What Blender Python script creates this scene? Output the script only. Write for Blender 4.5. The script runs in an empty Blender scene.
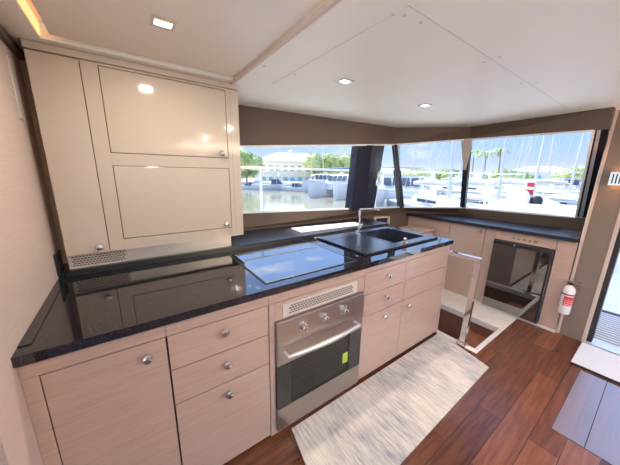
import bpy, bmesh, math, random
from mathutils import Vector, Matrix
from math import pi, sin, cos, radians as R
random.seed(7)
SC = bpy.context.scene
COL = SC.collection
V = Vector
SKY, SUN, LAMP, EXPO = 1.75, 6.8, 4.0, 0.62

# ------------------------------------------------------------------ materials
MATS = {}
def nt(name):
    m = bpy.data.materials.new(name); m.use_nodes = True
    t = m.node_tree; t.nodes.clear()
    out = t.nodes.new('ShaderNodeOutputMaterial')
    MATS[name] = m
    return m, t, out
def bsdf(t, out, col=(.8,.8,.8), rough=.5, metal=0, ior=1.5, coat=0, spec=.5):
    b = t.nodes.new('ShaderNodeBsdfPrincipled')
    b.inputs['Base Color'].default_value = (*col, 1)
    b.inputs['Roughness'].default_value = rough
    b.inputs['Metallic'].default_value = metal
    b.inputs['IOR'].default_value = ior
    b.inputs['Coat Weight'].default_value = coat
    b.inputs['Coat Roughness'].default_value = .03
    b.inputs['Specular IOR Level'].default_value = spec
    t.links.new(b.outputs[0], out.inputs[0])
    return b
def plain(name, col, rough=.5, metal=0, ior=1.5, coat=0, var=.04, scale=30, spec=.5):
    """plain surface with a slight procedural mottle in colour"""
    m, t, out = nt(name); b = bsdf(t, out, col, rough, metal, ior, coat, spec)
    tc = t.nodes.new('ShaderNodeTexCoord'); n = t.nodes.new('ShaderNodeTexNoise')
    n.inputs['Scale'].default_value = scale; n.inputs['Detail'].default_value = 3
    t.links.new(tc.outputs['Object'], n.inputs['Vector'])
    r = t.nodes.new('ShaderNodeValToRGB')
    r.color_ramp.elements[0].color = (*[c*(1-var) for c in col], 1)
    r.color_ramp.elements[1].color = (*[min(1, c*(1+var)) for c in col], 1)
    t.links.new(n.outputs['Fac'], r.inputs[0]); t.links.new(r.outputs[0], b.inputs['Base Color'])
    return m
def streaks(name, cols, scale, rough=.45, bump=.0, detail=6, spec=.5, coat=0):
    """grain: stretched noise, scale = per-axis frequency; cols = ramp [(pos,col),...]"""
    m, t, out = nt(name); b = bsdf(t, out, cols[0][1], rough, spec=spec, coat=coat)
    tc = t.nodes.new('ShaderNodeTexCoord'); mp = t.nodes.new('ShaderNodeMapping')
    mp.inputs['Scale'].default_value = scale
    n = t.nodes.new('ShaderNodeTexNoise'); n.inputs['Scale'].default_value = 1
    n.inputs['Detail'].default_value = detail; n.inputs['Roughness'].default_value = .65
    t.links.new(tc.outputs['Object'], mp.inputs['Vector']); t.links.new(mp.outputs[0], n.inputs['Vector'])
    r = t.nodes.new('ShaderNodeValToRGB'); e = r.color_ramp.elements
    e[0].position, e[0].color = cols[0][0], (*cols[0][1], 1)
    e[1].position, e[1].color = cols[-1][0], (*cols[-1][1], 1)
    for p, c in cols[1:-1]:
        k = e.new(p); k.color = (*c, 1)
    t.links.new(n.outputs['Fac'], r.inputs[0]); t.links.new(r.outputs[0], b.inputs['Base Color'])
    if bump:
        bm = t.nodes.new('ShaderNodeBump'); bm.inputs['Strength'].default_value = bump; bm.inputs['Distance'].default_value = .002
        t.links.new(n.outputs['Fac'], bm.inputs['Height']); t.links.new(bm.outputs[0], b.inputs['Normal'])
    return m
def emit(name, col, s):
    m, t, out = nt(name); e = t.nodes.new('ShaderNodeEmission')
    e.inputs[0].default_value = (*col, 1); e.inputs[1].default_value = s
    t.links.new(e.outputs[0], out.inputs[0]); return m
def glass(name, tint=(1,1,1), refl=1.0, base=None, mixb=0):
    m, t, out = nt(name)
    tr = t.nodes.new('ShaderNodeBsdfTransparent'); tr.inputs[0].default_value = (*tint, 1)
    gl = t.nodes.new('ShaderNodeBsdfGlossy'); gl.inputs['Roughness'].default_value = .01
    gl.inputs[0].default_value = (refl, refl, refl, 1)
    lwt = t.nodes.new('ShaderNodeLayerWeight'); lwt.inputs[0].default_value = .5
    pw = t.nodes.new('ShaderNodeMath'); pw.operation = 'POWER'; pw.inputs[1].default_value = 5
    fr = t.nodes.new('ShaderNodeMath'); fr.operation = 'MULTIPLY_ADD'; fr.inputs[1].default_value = .96; fr.inputs[2].default_value = .03
    t.links.new(lwt.outputs['Facing'], pw.inputs[0]); t.links.new(pw.outputs[0], fr.inputs[0])
    mx = t.nodes.new('ShaderNodeMixShader')
    t.links.new(fr.outputs[0], mx.inputs[0]); t.links.new(tr.outputs[0], mx.inputs[1]); t.links.new(gl.outputs[0], mx.inputs[2])
    t.links.new(mx.outputs[0], out.inputs[0]); return m

WOODC = [(.25,(.41,.28,.215)),(.5,(.475,.335,.265)),(.75,(.515,.375,.305))]
streaks('light_wood', WOODC, (5,5,170), .21, .02, spec=.75)
streaks('light_wood_side', WOODC, (3,3,90), .32, .03)
streaks('wall_wood', [(.25,(.55,.43,.365)),(.5,(.61,.48,.415)),(.75,(.65,.52,.455))], (5,5,190), .5, .04)
streaks('tan_wood', [(.3,(.58,.42,.28)),(.7,(.70,.52,.36))], (60,60,3), .45)
plain('cream_gloss', (.52,.44,.36), .09, coat=0, var=.015, scale=4)
plain('cornice_cream', (.52,.44,.37), .4, var=.02)
plain('ceiling_white', (.89,.86,.79), .45, var=.015, scale=3)
plain('tray_cream', (.80,.73,.65), .4, var=.015, scale=3)
plain('batten', (.60,.49,.40), .4)
plain('taupe', (.112,.075,.052), .6, var=.05, scale=60)
plain('taupe_panel', (.19,.145,.115), .55, var=.05, scale=60)
plain('dark_trim', (.11,.075,.055), .5)
plain('beige_trim', (.60,.48,.40), .4)
plain('black', (.012,.012,.014), .4)
plain('gap_black', (.01,.009,.009), .8)
plain('navy', (.010,.011,.024), .5, spec=.12)
plain('navy_grey', (.045,.040,.05), .5, spec=.2)
plain('white_frame', (.82,.82,.80), .35)
plain('gelcoat', (.86,.86,.84), .3, var=.015)
plain('rim_white', (.72,.66,.60), .35)
plain('steel', (.46,.42,.385), .28, metal=1, var=.03, scale=80)
plain('chrome', (.86,.85,.84), .07, metal=1, var=.01)
plain('knob_metal', (.72,.70,.68), .16, metal=1, var=.02)
plain('brass', (.75,.66,.48), .2, metal=1)
plain('silver', (.62,.62,.62), .3, metal=.6)
plain('cooktop_glass', (.004,.004,.006), .03, ior=2.9, coat=0, var=0)
plain('fridge_glass', (.010,.009,.008), .025, ior=3.2, var=0)
plain('sink_black', (.026,.031,.050), .27, ior=1.75, var=.2, scale=400)
plain('oven_black', (.006,.006,.007), .05, ior=1.7, var=0)
plain('extinguisher_white', (.80,.76,.72), .25, var=.02)
plain('label_red', (.62,.03,.035), .4)
plain('label_white', (.8,.78,.74), .4)
plain('sticker_green', (.45,.55,.06), .4)
plain('plate_grey', (.60,.53,.47), .3)
plain('stair_wood', (.20,.10,.07), .4, var=.25, scale=12)
plain('mat_white', (.66,.64,.63), .95, var=.10, scale=60)
plain('silver_satin', (.80,.77,.73), .33, metal=.8, var=.02)
plain('strip_metal', (.66,.60,.50), .3, metal=.55, var=.03)
plain('granite_satin', (.018,.020,.030), .30, var=.3, scale=300, spec=.6)
plain('steel_polished', (.84,.80,.77), .10, metal=1, var=.02)
plain('slat_pale', (.70,.65,.58), .6)
plain('rail_white', (.80,.80,.79), .3)
plain('plate_cream',(.62,.55,.48),.35); plain('slot_dark',(.16,.13,.11),.7)
plain('chrome_soft',(.62,.58,.54),.35,metal=.7)
plain('step_wood',(.34,.13,.07),.35,var=.25,scale=14); plain('joint_line', (.70,.65,.60), .5); plain('cap_grey', (.62,.58,.54), .4); plain('light_patch_cream',(.74,.68,.58),.5)
plain('rubber', (.015,.015,.017), .6)
glass('pane', (.97,.985,.99)); glass('oven_pane', (.48,.48,.47), 1.0)
emit('led_warm', (1,.50,.20), 1.2); emit('led_soft', (1,.76,.54), .42); emit('lamp_glow', (1,.90,.74), 5.0); emit('sconce_glow', (1,.50,.17), 12.0)
emit('spark', (1,1,1), 3)

def granite():
    m, t, out = nt('granite'); b = bsdf(t, out, (.01,.01,.012), .035, ior=1.72)
    tc = t.nodes.new('ShaderNodeTexCoord'); v = t.nodes.new('ShaderNodeTexVoronoi'); v.inputs['Scale'].default_value = 150
    t.links.new(tc.outputs['Object'], v.inputs['Vector'])
    r = t.nodes.new('ShaderNodeValToRGB'); e = r.color_ramp.elements
    e[0].position, e[0].color = .0, (.20,.20,.22,1); e[1].position, e[1].color = .26, (.008,.008,.010,1)
    t.links.new(v.outputs['Distance'], r.inputs[0]); t.links.new(r.outputs[0], b.inputs['Base Color'])
granite()
def floor_mat(name, rough, ior):
    m, t, out = nt(name); b = bsdf(t, out, (.1,.05,.03), rough, ior=ior)
    tc = t.nodes.new('ShaderNodeTexCoord')
    br = t.nodes.new('ShaderNodeTexBrick'); br.offset = .37; br.inputs['Scale'].default_value = 1
    br.inputs['Brick Width'].default_value = 1.15; br.inputs['Row Height'].default_value = .135
    br.inputs['Mortar Size'].default_value = .0016; br.inputs['Mortar Smooth'].default_value = .1; br.inputs['Bias'].default_value = 0
    br.inputs['Color1'].default_value = (0,0,0,1); br.inputs['Color2'].default_value = (1,1,1,1); br.inputs['Mortar'].default_value = (.5,.5,.5,1)
    t.links.new(tc.outputs['Object'], br.inputs['Vector'])
    mp = t.nodes.new('ShaderNodeMapping'); mp.inputs['Scale'].default_value = (2.2,26,1)
    n = t.nodes.new('ShaderNodeTexNoise'); n.inputs['Scale'].default_value = 1.4; n.inputs['Detail'].default_value = 7; n.inputs['Roughness'].default_value = .62
    t.links.new(tc.outputs['Object'], mp.inputs['Vector']); t.links.new(mp.outputs[0], n.inputs['Vector'])
    mx = t.nodes.new('ShaderNodeMath'); mx.operation = 'MULTIPLY_ADD'; mx.inputs[1].default_value = .30
    t.links.new(br.outputs['Color'], mx.inputs[0]); 
    m2 = t.nodes.new('ShaderNodeMath'); m2.operation = 'MULTIPLY'; m2.inputs[1].default_value = .75
    t.links.new(n.outputs['Fac'], m2.inputs[0]); t.links.new(m2.outputs[0], mx.inputs[2])
    r = t.nodes.new('ShaderNodeValToRGB'); e = r.color_ramp.elements
    e[0].position, e[0].color = .25, (.040,.013,.008,1); e[1].position, e[1].color = .75, (.185,.066,.031,1)
    k = e.new(.5); k.color = (.105,.034,.015,1)
    t.links.new(mx.outputs[0], r.inputs[0])
    mm = t.nodes.new('ShaderNodeMixRGB'); mm.inputs[2].default_value = (.015,.007,.005,1)
    t.links.new(br.outputs['Fac'], mm.inputs[0]); t.links.new(r.outputs[0], mm.inputs[1]); t.links.new(mm.outputs[0], b.inputs['Base Color'])
floor_mat('walnut_floor',.27,1.45); floor_mat('walnut_hatch',.40,3.2)
def rug_mat():
    m, t, out = nt('rug'); b = bsdf(t, out, (.7,.66,.6), .95, spec=.1)
    tc = t.nodes.new('ShaderNodeTexCoord')
    def stretch(sc, s, d):
        mp = t.nodes.new('ShaderNodeMapping'); mp.inputs['Scale'].default_value = sc
        n = t.nodes.new('ShaderNodeTexNoise'); n.inputs['Scale'].default_value = s; n.inputs['Detail'].default_value = d; n.inputs['Roughness'].default_value = .7
        t.links.new(tc.outputs['Object'], mp.inputs['Vector']); t.links.new(mp.outputs[0], n.inputs['Vector']); return n
    a = stretch((75,7.0,1), 1, 6); c = stretch((3.2,2.4,1), 1, 2)
    s = t.nodes.new('ShaderNodeMath'); s.operation = 'MULTIPLY_ADD'; s.inputs[1].default_value = .62
    m2 = t.nodes.new('ShaderNodeMath'); m2.operation = 'MULTIPLY'; m2.inputs[1].default_value = .38
    t.links.new(c.outputs['Fac'], m2.inputs[0]); t.links.new(a.outputs['Fac'], s.inputs[0]); t.links.new(m2.outputs[0], s.inputs[2])
    r = t.nodes.new('ShaderNodeValToRGB'); e = r.color_ramp.elements
    e[0].position, e[0].color = .37, (.25,.26,.29,1); e[1].position, e[1].color = .58, (.66,.60,.52,1)
    k = e.new(.45); k.color = (.42,.395,.375,1)
    k = e.new(.50); k.color = (.52,.48,.43,1)
    t.links.new(s.outputs[0], r.inputs[0]); t.links.new(r.outputs[0], b.inputs['Base Color'])
    bp = t.nodes.new('ShaderNodeBump'); bp.inputs['Strength'].default_value = .3; bp.inputs['Distance'].default_value = .003
    t.links.new(a.outputs['Fac'], bp.inputs['Height']); t.links.new(bp.outputs[0], b.inputs['Normal'])
rug_mat()

# ------------------------------------------------------------------ mesh building
class MB:
    def __init__(s): s.bm = bmesh.new()
    def box(s, x0, x1, y0, y1, z0, z1, bev=0, seg=2):
        r = bmesh.ops.create_cube(s.bm, size=1, matrix=Matrix.Translation(((x0+x1)/2,(y0+y1)/2,(z0+z1)/2)) @ Matrix.Diagonal((abs(x1-x0),abs(y1-y0),abs(z1-z0),1)))
        if bev:
            es = list({e for v in r['verts'] for e in v.link_edges})
            bmesh.ops.bevel(s.bm, geom=es, offset=bev, segments=seg, affect='EDGES', profile=.5)
        return s
    def hexa(s, a, b):                                   # two quads -> closed solid
        va = [s.bm.verts.new(p) for p in a]; vb = [s.bm.verts.new(p) for p in b]; n = len(va)
        fs = [s.bm.faces.new(va), s.bm.faces.new(vb[::-1])]
        for i in range(n): fs.append(s.bm.faces.new((va[i], vb[i], vb[(i+1)%n], va[(i+1)%n])))
        bmesh.ops.recalc_face_normals(s.bm, faces=fs); return s
    def slab(s, pts, off):
        off = V(off); return s.hexa([V(p) for p in pts], [V(p)+off for p in pts])
    def tube(s, pts, r, seg=12, cap=True):
        pts = [V(p) for p in pts]; n = len(pts); rings = []
        rr = r if isinstance(r, (list, tuple)) else [r]*n
        ref = None
        for i, p in enumerate(pts):
            d = (pts[min(i+1,n-1)] - pts[max(i-1,0)]).normalized()
            if ref is None:
                ref = V((0,0,1)) if abs(d.z) < .9 else V((1,0,0))
            u = d.cross(ref).normalized(); w = u.cross(d).normalized(); ref = w
            rings.append([s.bm.verts.new(p + rr[i]*(cos(2*pi*k/seg)*u + sin(2*pi*k/seg)*w)) for k in range(seg)])
        fs = []
        for a, b in zip(rings, rings[1:]):
            for k in range(seg): fs.append(s.bm.faces.new((a[k], a[(k+1)%seg], b[(k+1)%seg], b[k])))
        if cap: fs.append(s.bm.faces.new(rings[0][::-1])); fs.append(s.bm.faces.new(rings[-1]))
        bmesh.ops.recalc_face_normals(s.bm, faces=fs); return s
    def lathe(s, prof, loc, axis='Z', seg=24):           # prof: (radius, height)
        rot = {'Z': Matrix(), 'Y': Matrix.Rotation(R(90),4,'X'), 'X': Matrix.Rotation(R(-90),4,'Y')}[axis]   # Y: height -> -Y ; X: height -> -X
        M = Matrix.Translation(loc) @ rot; rings = []
        for r, h in prof: rings.append([s.bm.verts.new(M @ V((max(r,1e-5)*cos(2*pi*k/seg), max(r,1e-5)*sin(2*pi*k/seg), h))) for k in range(seg)])
        fs = []
        for a, b in zip(rings, rings[1:]):
            for k in range(seg): fs.append(s.bm.faces.new((a[k], a[(k+1)%seg], b[(k+1)%seg], b[k])))
        fs.append(s.bm.faces.new(rings[0][::-1])); fs.append(s.bm.faces.new(rings[-1]))
        bmesh.ops.recalc_face_normals(s.bm, faces=fs); return s
    def build(s, name, mat, parent=None, smooth=False):
        me = bpy.data.meshes.new(name)
        o0 = V(parent['o']) if parent is not None and 'o' in parent else V((0,0,0))
        if parent is None:
            bb = [v.co for v in s.bm.verts]
            o0 = V((sum(v.x for v in bb)/len(bb), sum(v.y for v in bb)/len(bb), min(v.z for v in bb)))
        for v in s.bm.verts: v.co -= o0
        s.bm.to_mesh(me); s.bm.free()
        me.materials.append(MATS[mat])
        if smooth:
            for p in me.polygons: p.use_smooth = True
            try: me.set_sharp_from_angle(angle=R(40))
            except Exception: pass
        ob = bpy.data.objects.new(name, me); COL.objects.link(ob)
        if parent is not None: ob.parent = parent; ob['o'] = tuple(o0)
        else: ob.location = o0; ob['o'] = tuple(o0)
        return ob
def tag(o, label=None, cat=None, group=None, kind=None):
    if label: o['label'] = label
    if cat: o['category'] = cat
    if group: o['group'] = group
    if kind: o['kind'] = kind
    return o
def thing(name, label, cat, loc, group=None):
    o = bpy.data.objects.new(name, None); COL.objects.link(o); o.location = loc; o['o'] = tuple(loc); o.empty_display_size = .05
    return tag(o, label, cat, group)
def struct(name, mb, mat, label=None, parent=None):
    o = mb.build(name, mat, parent)
    if parent is None: tag(o, label, None, None, 'structure')
    return o
def B(*a, **k): return MB().box(*a, **k)
def copy_tree(o, parent=None):
    c = o.copy(); COL.objects.link(c)
    if parent is not None: c.parent = parent
    for ch in list(o.children): copy_tree(ch, c)
    return c

# ------------------------------------------------------------------ room shell
ZC = 2.045
# floor, cut round the stairwell (x 2.31..3.30, y .717..1.95)
fm = MB()
fm.box(-.9,2.31,-2.7,2.3,-.06,0).box(2.31,3.33,-2.7,.717,-.06,0)
struct('floor', fm, 'walnut_floor', 'dark walnut plank floor of the saloon')
# white moulded rim and landing round the stairwell
rm = MB()
rm.box(2.31,2.372,.717,1.95,-.066,.004,.008).box(2.372,2.94,.717,.760,-.066,.004,.008).box(2.93,3.40,.717,2.2,-.066,.004,.008)
struct('trim_1', rm, 'rim_white', 'white moulded rim round the stairwell')
sw = MB()
sw.box(2.945,2.965,.74,2.0,-1.3,-.066).box(2.33,2.35,.74,2.0,-1.3,-.066).box(2.33,2.96,.73,.745,-1.3,-.066).box(2.33,2.96,1.98,2.0,-1.3,-.066)
struct('wall_stairwell', sw, 'stair_wood', 'brown side walls of the stairwell')
stair = thing('companionway_steps', 'red brown wooden steps going down the stairwell beside the counter', 'stairs', (2.65,1.3,-.9))
for i,(a,b,z) in enumerate(((.747,1.02,-.17),(1.02,1.36,-.37),(1.36,1.978,-.60))):
    B(2.352,2.943,a,b-.001,z-.22,z,.006).build('step','step_wood',stair)

# ceiling: border with a raised tray over the galley
TX0,TX1,TY1 = -.228,.612,1.70
cm = MB()
cm.box(-.9,TX0,-2.8,2.26,ZC,ZC+.10).box(TX0,TX1,TY1,2.26,ZC,ZC+.10)
cm.slab([(TX1,-2.8,ZC),(3.33,-2.8,ZC),(3.33,.43,ZC),(3.28,1.49,ZC),(2.69,2.06,ZC),(.85,2.25,ZC),(TX1,2.26,ZC)],(0,0,.10))
cm.box(TX0,TX1,-2.8,-1.6,ZC,ZC+.10)
struct('ceiling', cm, 'ceiling_white', 'white panelled ceiling')
struct('ceiling_tray', MB().box(TX0-.02,TX1+.02,-1.62,TY1+.02,ZC+.062,ZC+.10).box(TX0+.036,TX1+.01,-1.61,TY1-.030,ZC+.012,ZC+.07,.003), 'tray_cream', 'raised cream ceiling panel over the galley')
struct('trim_2', B(TX1-.002,TX1+.016,-1.6,TY1+.045,ZC-.010,ZC+.011,.003), 'batten', 'beige batten along the edge of the raised ceiling panel')
# panel joints in the white ceiling (fine grooves shown as thin strips)
jm = MB(); jm.box(.82,3.1,.621,.626,ZC-.0012,ZC+.001).box(.826,.831,.62,1.6,ZC-.0012,ZC+.001)
struct('trim_3', jm, 'joint_line', 'fine joint lines between the white ceiling panels')
# galley back wall and the ruled window wall
A0=(.45,2.25); A1=(.45,2.29)
def wallquad(name, pts, off, mat, label): return struct(name, MB().slab(pts, off), mat, label)
wallquad('wall_back', [(-.40,2.26,.6),(.45,2.25,.6),(.45,2.275,ZC),(-.40,2.26,ZC)], (0,.10,0), 'taupe', 'wall behind the wall cabinet')
SB0=V((.45,2.25,1.152)); SB1=V((3.02,2.111,1.075)); ST0=V((.45,2.272,1.684)); ST1=V((2.67,2.035,1.850))
FB0=V((3.76,1.64,1.078)); FB1=V((3.80,.540,1.104)); FT0=V((3.22,1.455,1.905)); FT1=V((3.20,.479,1.885))
lw = MB()
lw.slab([(.45,2.25,.6),(3.29,2.175,.6),(3.29,2.175,.985),(.45,2.25,.985)], (0,.07,0)); lw.slab([(.45,2.25,.985),(3.29,2.175,.985),(3.02,2.111,1.071),tuple(SB0)], (0,.07,0))
struct('wall_port', lw, 'taupe', 'taupe wall below the side window')
lw = MB(); lw.slab([(3.29,2.175,.5),(3.80,1.74,.5),(3.80,1.74,.985),(3.29,2.175,.985)], (.05,.06,0)); lw.slab([(3.29,2.175,.985),(3.80,1.74,.985),tuple(FB0+V((.02,0,-.004))),(3.02,2.111,1.071)], (.05,.06,0))
struct('wall_port_corner', lw, 'taupe', 'taupe wall below the corner window')
lw = MB(); lw.slab([(3.80,1.76,.5),(3.86,.40,.5),(3.80,.40,1.100),(3.76,1.68,1.074),(3.80,1.76,.985)], (.07,0,0))
struct('wall_front', lw, 'taupe', 'taupe wall below the front window')
# headers
hm = MB(); hm.slab([tuple(ST0),tuple(ST1),(2.685,2.047,ZC),(.45,2.275,ZC)], (0,.10,0)); struct('wall_header_port', hm, 'taupe', 'taupe panel above the side window')
hm = MB(); hm.slab([tuple(ST1),tuple(FT0),(3.273,1.484,ZC),(2.685,2.047,ZC)], (.07,.07,0)); struct('wall_header_corner', hm, 'taupe', 'taupe panel above the corner window')
hm = MB(); hm.slab([tuple(FT0),(3.20,.40,1.885),(3.165,.395,ZC),(3.273,1.484,ZC)], (.10,0,0)); struct('wall_header_front', hm, 'taupe', 'taupe panel above the front window')
# windows ------------------------------------------------------------
def lerp(a,b,t): return a+(b-a)*t
def bar(mb, a, b, u, w, n):          # rectangular bar a->b, width along u, depth along n
    u=V(u).normalized()*w/2; n=V(n)
    return mb.hexa([a-u-n,a+u-n,a+u+n,a-u+n],[b-u-n,b+u-n,b+u+n,b-u+n])
def window(name, label, b0,b1,t1,t0, out, wb=.016, matb='white_frame'):
    w = bpy.data.objects.new(name, None); COL.objects.link(w); w.location=b0; w['o']=tuple(b0); tag(w, label, None, None, 'structure')
    MB().slab([b0,b1,t1,t0], V(out)*.006).build('pane','pane',w)
    f = MB(); n=V(out)*.012
    for a,b,p in ((b0,b1,V((0,0,1))),(t0,t1,V((0,0,1))),(b0,t0,(b1-b0)),(b1,t1,(b1-b0))):
        bar(f,a,b,p,wb,n)
    f.build('frame',matb,w)
    return w
window('window_1','long side window over the counter', SB0,SB1,ST1,ST0,(0.05,1,0))
window('window_2','raked corner window beside the side window', SB1,FB0,FT0,ST1,(.7,.7,0.2))
window('window_3','raked front window above the fridge counter', FB0,FB1,FT1,FT0,(1,0,.3))
# black pillar standing across the side window
PB=[V((2.078,2.10,1.10)),V((2.265,2.05,1.085)),V((2.488,2.12,1.075))]
PT=[V((2.138,2.10,1.808)),V((2.296,2.05,1.818)),V((2.594,2.12,1.842))]
bk=V((.03,.14,0))
pm=MB(); pm.hexa([PB[0],PB[1],PB[1]+bk,PB[0]+bk],[PT[0],PT[1],PT[1]+bk,PT[0]+bk]); struct('pillar_1', pm,'navy','black raked pillar crossing the side window')
pr = bpy.data.objects['pillar_1']
def pf(t): return lerp(PB[1],PT[1],t), lerp(PB[2],PT[2],t)
for (t0,t1,mt,dep) in ((0,.38,'navy',0),(.38,.60,'gap_black',.035),(.60,1,'navy_grey',0)):
    a,b=pf(t0); c,d=pf(t1); q=V((.0,dep,0)); m=MB(); m.hexa([a+q,b+q,b+bk,a+bk],[c+q,d+q,d+bk,c+bk])
    o=m.build('pillar_face' if mt!='gap_black' else 'recess', mt, pr)
# thin mullions
mm=MB(); bar(mm,lerp(SB1,ST1,-.01),lerp(SB1,ST1,.62),V((1,0,0)),.075,V((0,.03,0))); bar(mm,lerp(SB1,ST1,.60),lerp(SB1,ST1,1.0),V((1,0,0)),.03,V((0,.03,0))); struct('pillar_2',mm,'black','thin black mullion beside the black pillar')
mm=MB(); bar(mm,lerp(SB1,ST1,.45)+V((.03,.02,0)),lerp(SB1,ST1,1.0)+V((.05,.0,0)),V((1,0,0)),.05,V((0,.02,0))); struct('trim_4',mm,'silver','pale strip along the thin mullion')
mm=MB(); bar(mm,FB0,FT0,V((0,1,0)),.062,V((.025,0,0))); struct('pillar_3',mm,'black','black post between corner and front windows')
mm=MB()
a=lerp(FB0,FT0,.60); b=lerp(FB0,FT0,1.0)
mm.hexa([a+V((-.05,-.012,0)),a+V((-.03,-.012,0)),a+V((-.03,.012,0)),a+V((-.05,.012,0))],[b+V((-.05,-.06,0)),b+V((-.03,-.06,0)),b+V((-.03,.06,0)),b+V((-.05,.06,0))])
struct('trim_5',mm,'beige_trim','beige fabric sleeve at the top of the front post')
# right end of the front window: black bar, silver bar, navy return
e=V((0,-1,0)); dx_=V((.05,0,0))
def endbar(name,b0,b1,t0,t1,mt,lab):
    m=MB(); m.hexa([FB1+e*b0,FB1+e*b1,FB1+e*b1+dx_,FB1+e*b0+dx_],[FT1+e*t0,FT1+e*t1,FT1+e*t1+dx_,FT1+e*t0+dx_]); struct(name,m,mt,lab)
endbar('trim_6',0,.022,0,.019,'black','black bar at the right end of the front window')
endbar('trim_7',.022,.048,.019,.041,'silver','silver bar at the right end of the front window')
endbar('wall_navy_return',.048,.10,.041,.081,'navy','navy panel between the front window and the bulkhead')
struct('wall_front_return',B(3.45,3.90,.28,.424,0,ZC),'navy','dark wall behind the bulkhead panel')
# left wall
wm=MB(); wm.box(-.445,-.345,.892,2.30,0,ZC); struct('wall_left',wm,'wall_wood','pale wood grain wall at the left')
struct('wall_aft_return',B(-.60,-.447,.35,.91,0,1.25),'dark_trim','dark brown side panel past the end of the left wall')
struct('trim_8',B(-.345,-.325,.89,1.95,2.005,ZC),'dark_trim','dark strip at the top of the left wall')
# forward bulkhead with door opening
bk_=MB(); bk_.box(3.33,3.44,.232,.385,0,ZC+.02); struct('wall_right',bk_,'taupe_panel','taupe bulkhead panel beside the doorway')
bk_=MB(); bk_.box(3.32,3.45,.385,.408,0,ZC+.02,.004); struct('trim_9',bk_,'beige_trim','beige edge strip of the bulkhead')
bk_=MB(); bk_.box(3.325,3.46,.206,.232,0,ZC+.02,.004); struct('trim_10',bk_,'beige_trim','pale door frame strip on the bulkhead')
bk_=MB(); bk_.box(3.36,3.48,.172,.206,0,ZC+.02); struct('trim_11',bk_,'rubber','dark door seal beside the pale frame strip')
bk_=MB(); bk_.box(3.33,3.44,-2.8,-.62,0,1.0).box(3.33,3.44,-2.8,-.62,1.9,ZC).box(3.33,3.44,-.80,-.62,1.0,1.9).box(3.33,3.44,.232,-.62,1.98,ZC); struct('wall_bulkhead_starboard',bk_,'taupe_panel','bulkhead on the far side of the doorway')
bk_=MB(); bk_.box(-.45,3.44,-2.8,-2.7,0,.9).box(-.45,3.44,-2.8,-2.7,1.95,ZC); struct('wall_starboard',bk_,'wall_wood','side wall behind the camera')
struct('trim_12',B(3.33,3.47,-.62,.206,-.05,.012,.004),'silver','metal door threshold')
# ------------------------------------------------------------------ galley cabinets
YF=1.075
def knob(parent, x, y, z, axis='Y', name='knob'):
    return MB().lathe([(.008,0),(.0075,.012),(.010,.016),(.0180,.021),(.0192,.027),(.0155,.033),(.0045,.036)],(x,y,z),axis,20).build(name,'knob_metal',parent,True)
def carcass(t, x0, x1, back=1.70, rail=True, left=0):
    m=MB(); m.box(x0,x0+.016,1.097,back,.02,.895).box(x1-.016,x1,1.097,back,.02,.895).box(x0,x1,back-.012,back,.02,.895).box(x0,x1,1.097,back,.02,.036)
    m.box(x0+.016,x1-.016,1.11,1.125,.036,.86)
    m.build('carcass','gap_black',t)
    if rail: B(x0+.0004,x1-.0004,YF,1.10,.8455,.893,.0015).build('top_rail','light_wood',t); B(x0+.0004,x1-.0004,YF+.008,1.10,.893,.9045).build('scribe_strip','light_wood',t)
    B(x0,x1,1.09,1.105,0,.022).build('plinth','gap_black',t)
def front(t, kind, x0,x1,z0,z1, g=.0024, mat='light_wood'):
    return B(x0+g,x1-g,YF,YF+.020,z0+g,z1-g,.0016).build(kind,mat,t)
c1=thing('base_cabinet','light wood base cabinet with one plain door in the corner by the left wall','cabinet',(-.14,1.39,0))
carcass(c1,-.345,.0615)
B(-.3448,-.3035,YF,YF+.022,.0,.8445,.0015).build('stile','light_wood',c1)
d=front(c1,'door',-.303,.0605,.02,.8435); knob(d,-.011,YF,.787)
c2=thing('drawer_cabinet','light wood base cabinet with three drawers left of the oven','cabinet',(.29,1.39,0))
carcass(c2,.062,.520)
for z0,z1,kz in ((.678,.8435,.787),(.5035,.678,.615),(.02,.5035,.449)):
    d=front(c2,'drawer',.062,.518,z0,z1); knob(d,.292,YF,kz)
c3=thing('oven_housing','light wood housing cabinet around the built-in oven','cabinet',(.87,1.39,0))
m=MB(); m.box(.5205,.536,1.097,1.70,.02,.895).box(1.2055,1.2215,1.097,1.70,.02,.895).box(.5205,1.2215,1.688,1.70,.02,.895); m.build('carcass','light_wood',c3)
B(.5209,1.2211,YF,1.10,.8455,.893,.0015).build('top_rail','light_wood',c3); B(.5209,1.2211,YF+.008,1.10,.893,.9045).build('scribe_strip','light_wood',c3)
B(.5205,.552,YF,1.097,.02,.8435,.0015).build('stile','light_wood',c3); B(1.208,1.2205,YF,1.097,.02,.8435,.0015).build('stile','light_wood',c3)
B(.552,1.208,YF,1.097,.740,.8435).build('vent_panel','light_wood',c3)
B(.5205,1.2205,YF+.004,1.10,.0,.034,.0015).build('bottom_rail','light_wood',c3)
def grille(parent, x0,x1,z0,z1,y,nx,nz,mx,mz):
    g=B(x0,x1,y-.006,y,z0,z1,.002).build('vent_grille','plate_cream',parent)
    h=MB(); dx=(x1-x0-2*mx)/nx; dz=(z1-z0-2*mz)/nz
    for j in range(nz):
        for i in range(nx-(j%2)):
            cx=x0+mx+dx*(i+.5+(.5 if j%2 else 0)); cz=z0+mz+dz*(j+.5); w=dx*.36; k=dz*.34
            h.box(cx-w,cx+w,y-.0072,y-.0055,cz-k,cz+k)
    h.build('vent_slots','slot_dark',g); return g
grille(c3,.598,1.148,.749,.826,YF,26,4,.035,.012)
c4=thing('sink_cabinet','light wood base cabinet with drawers and doors under the sink','cabinet',(1.76,1.39,0))
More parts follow.
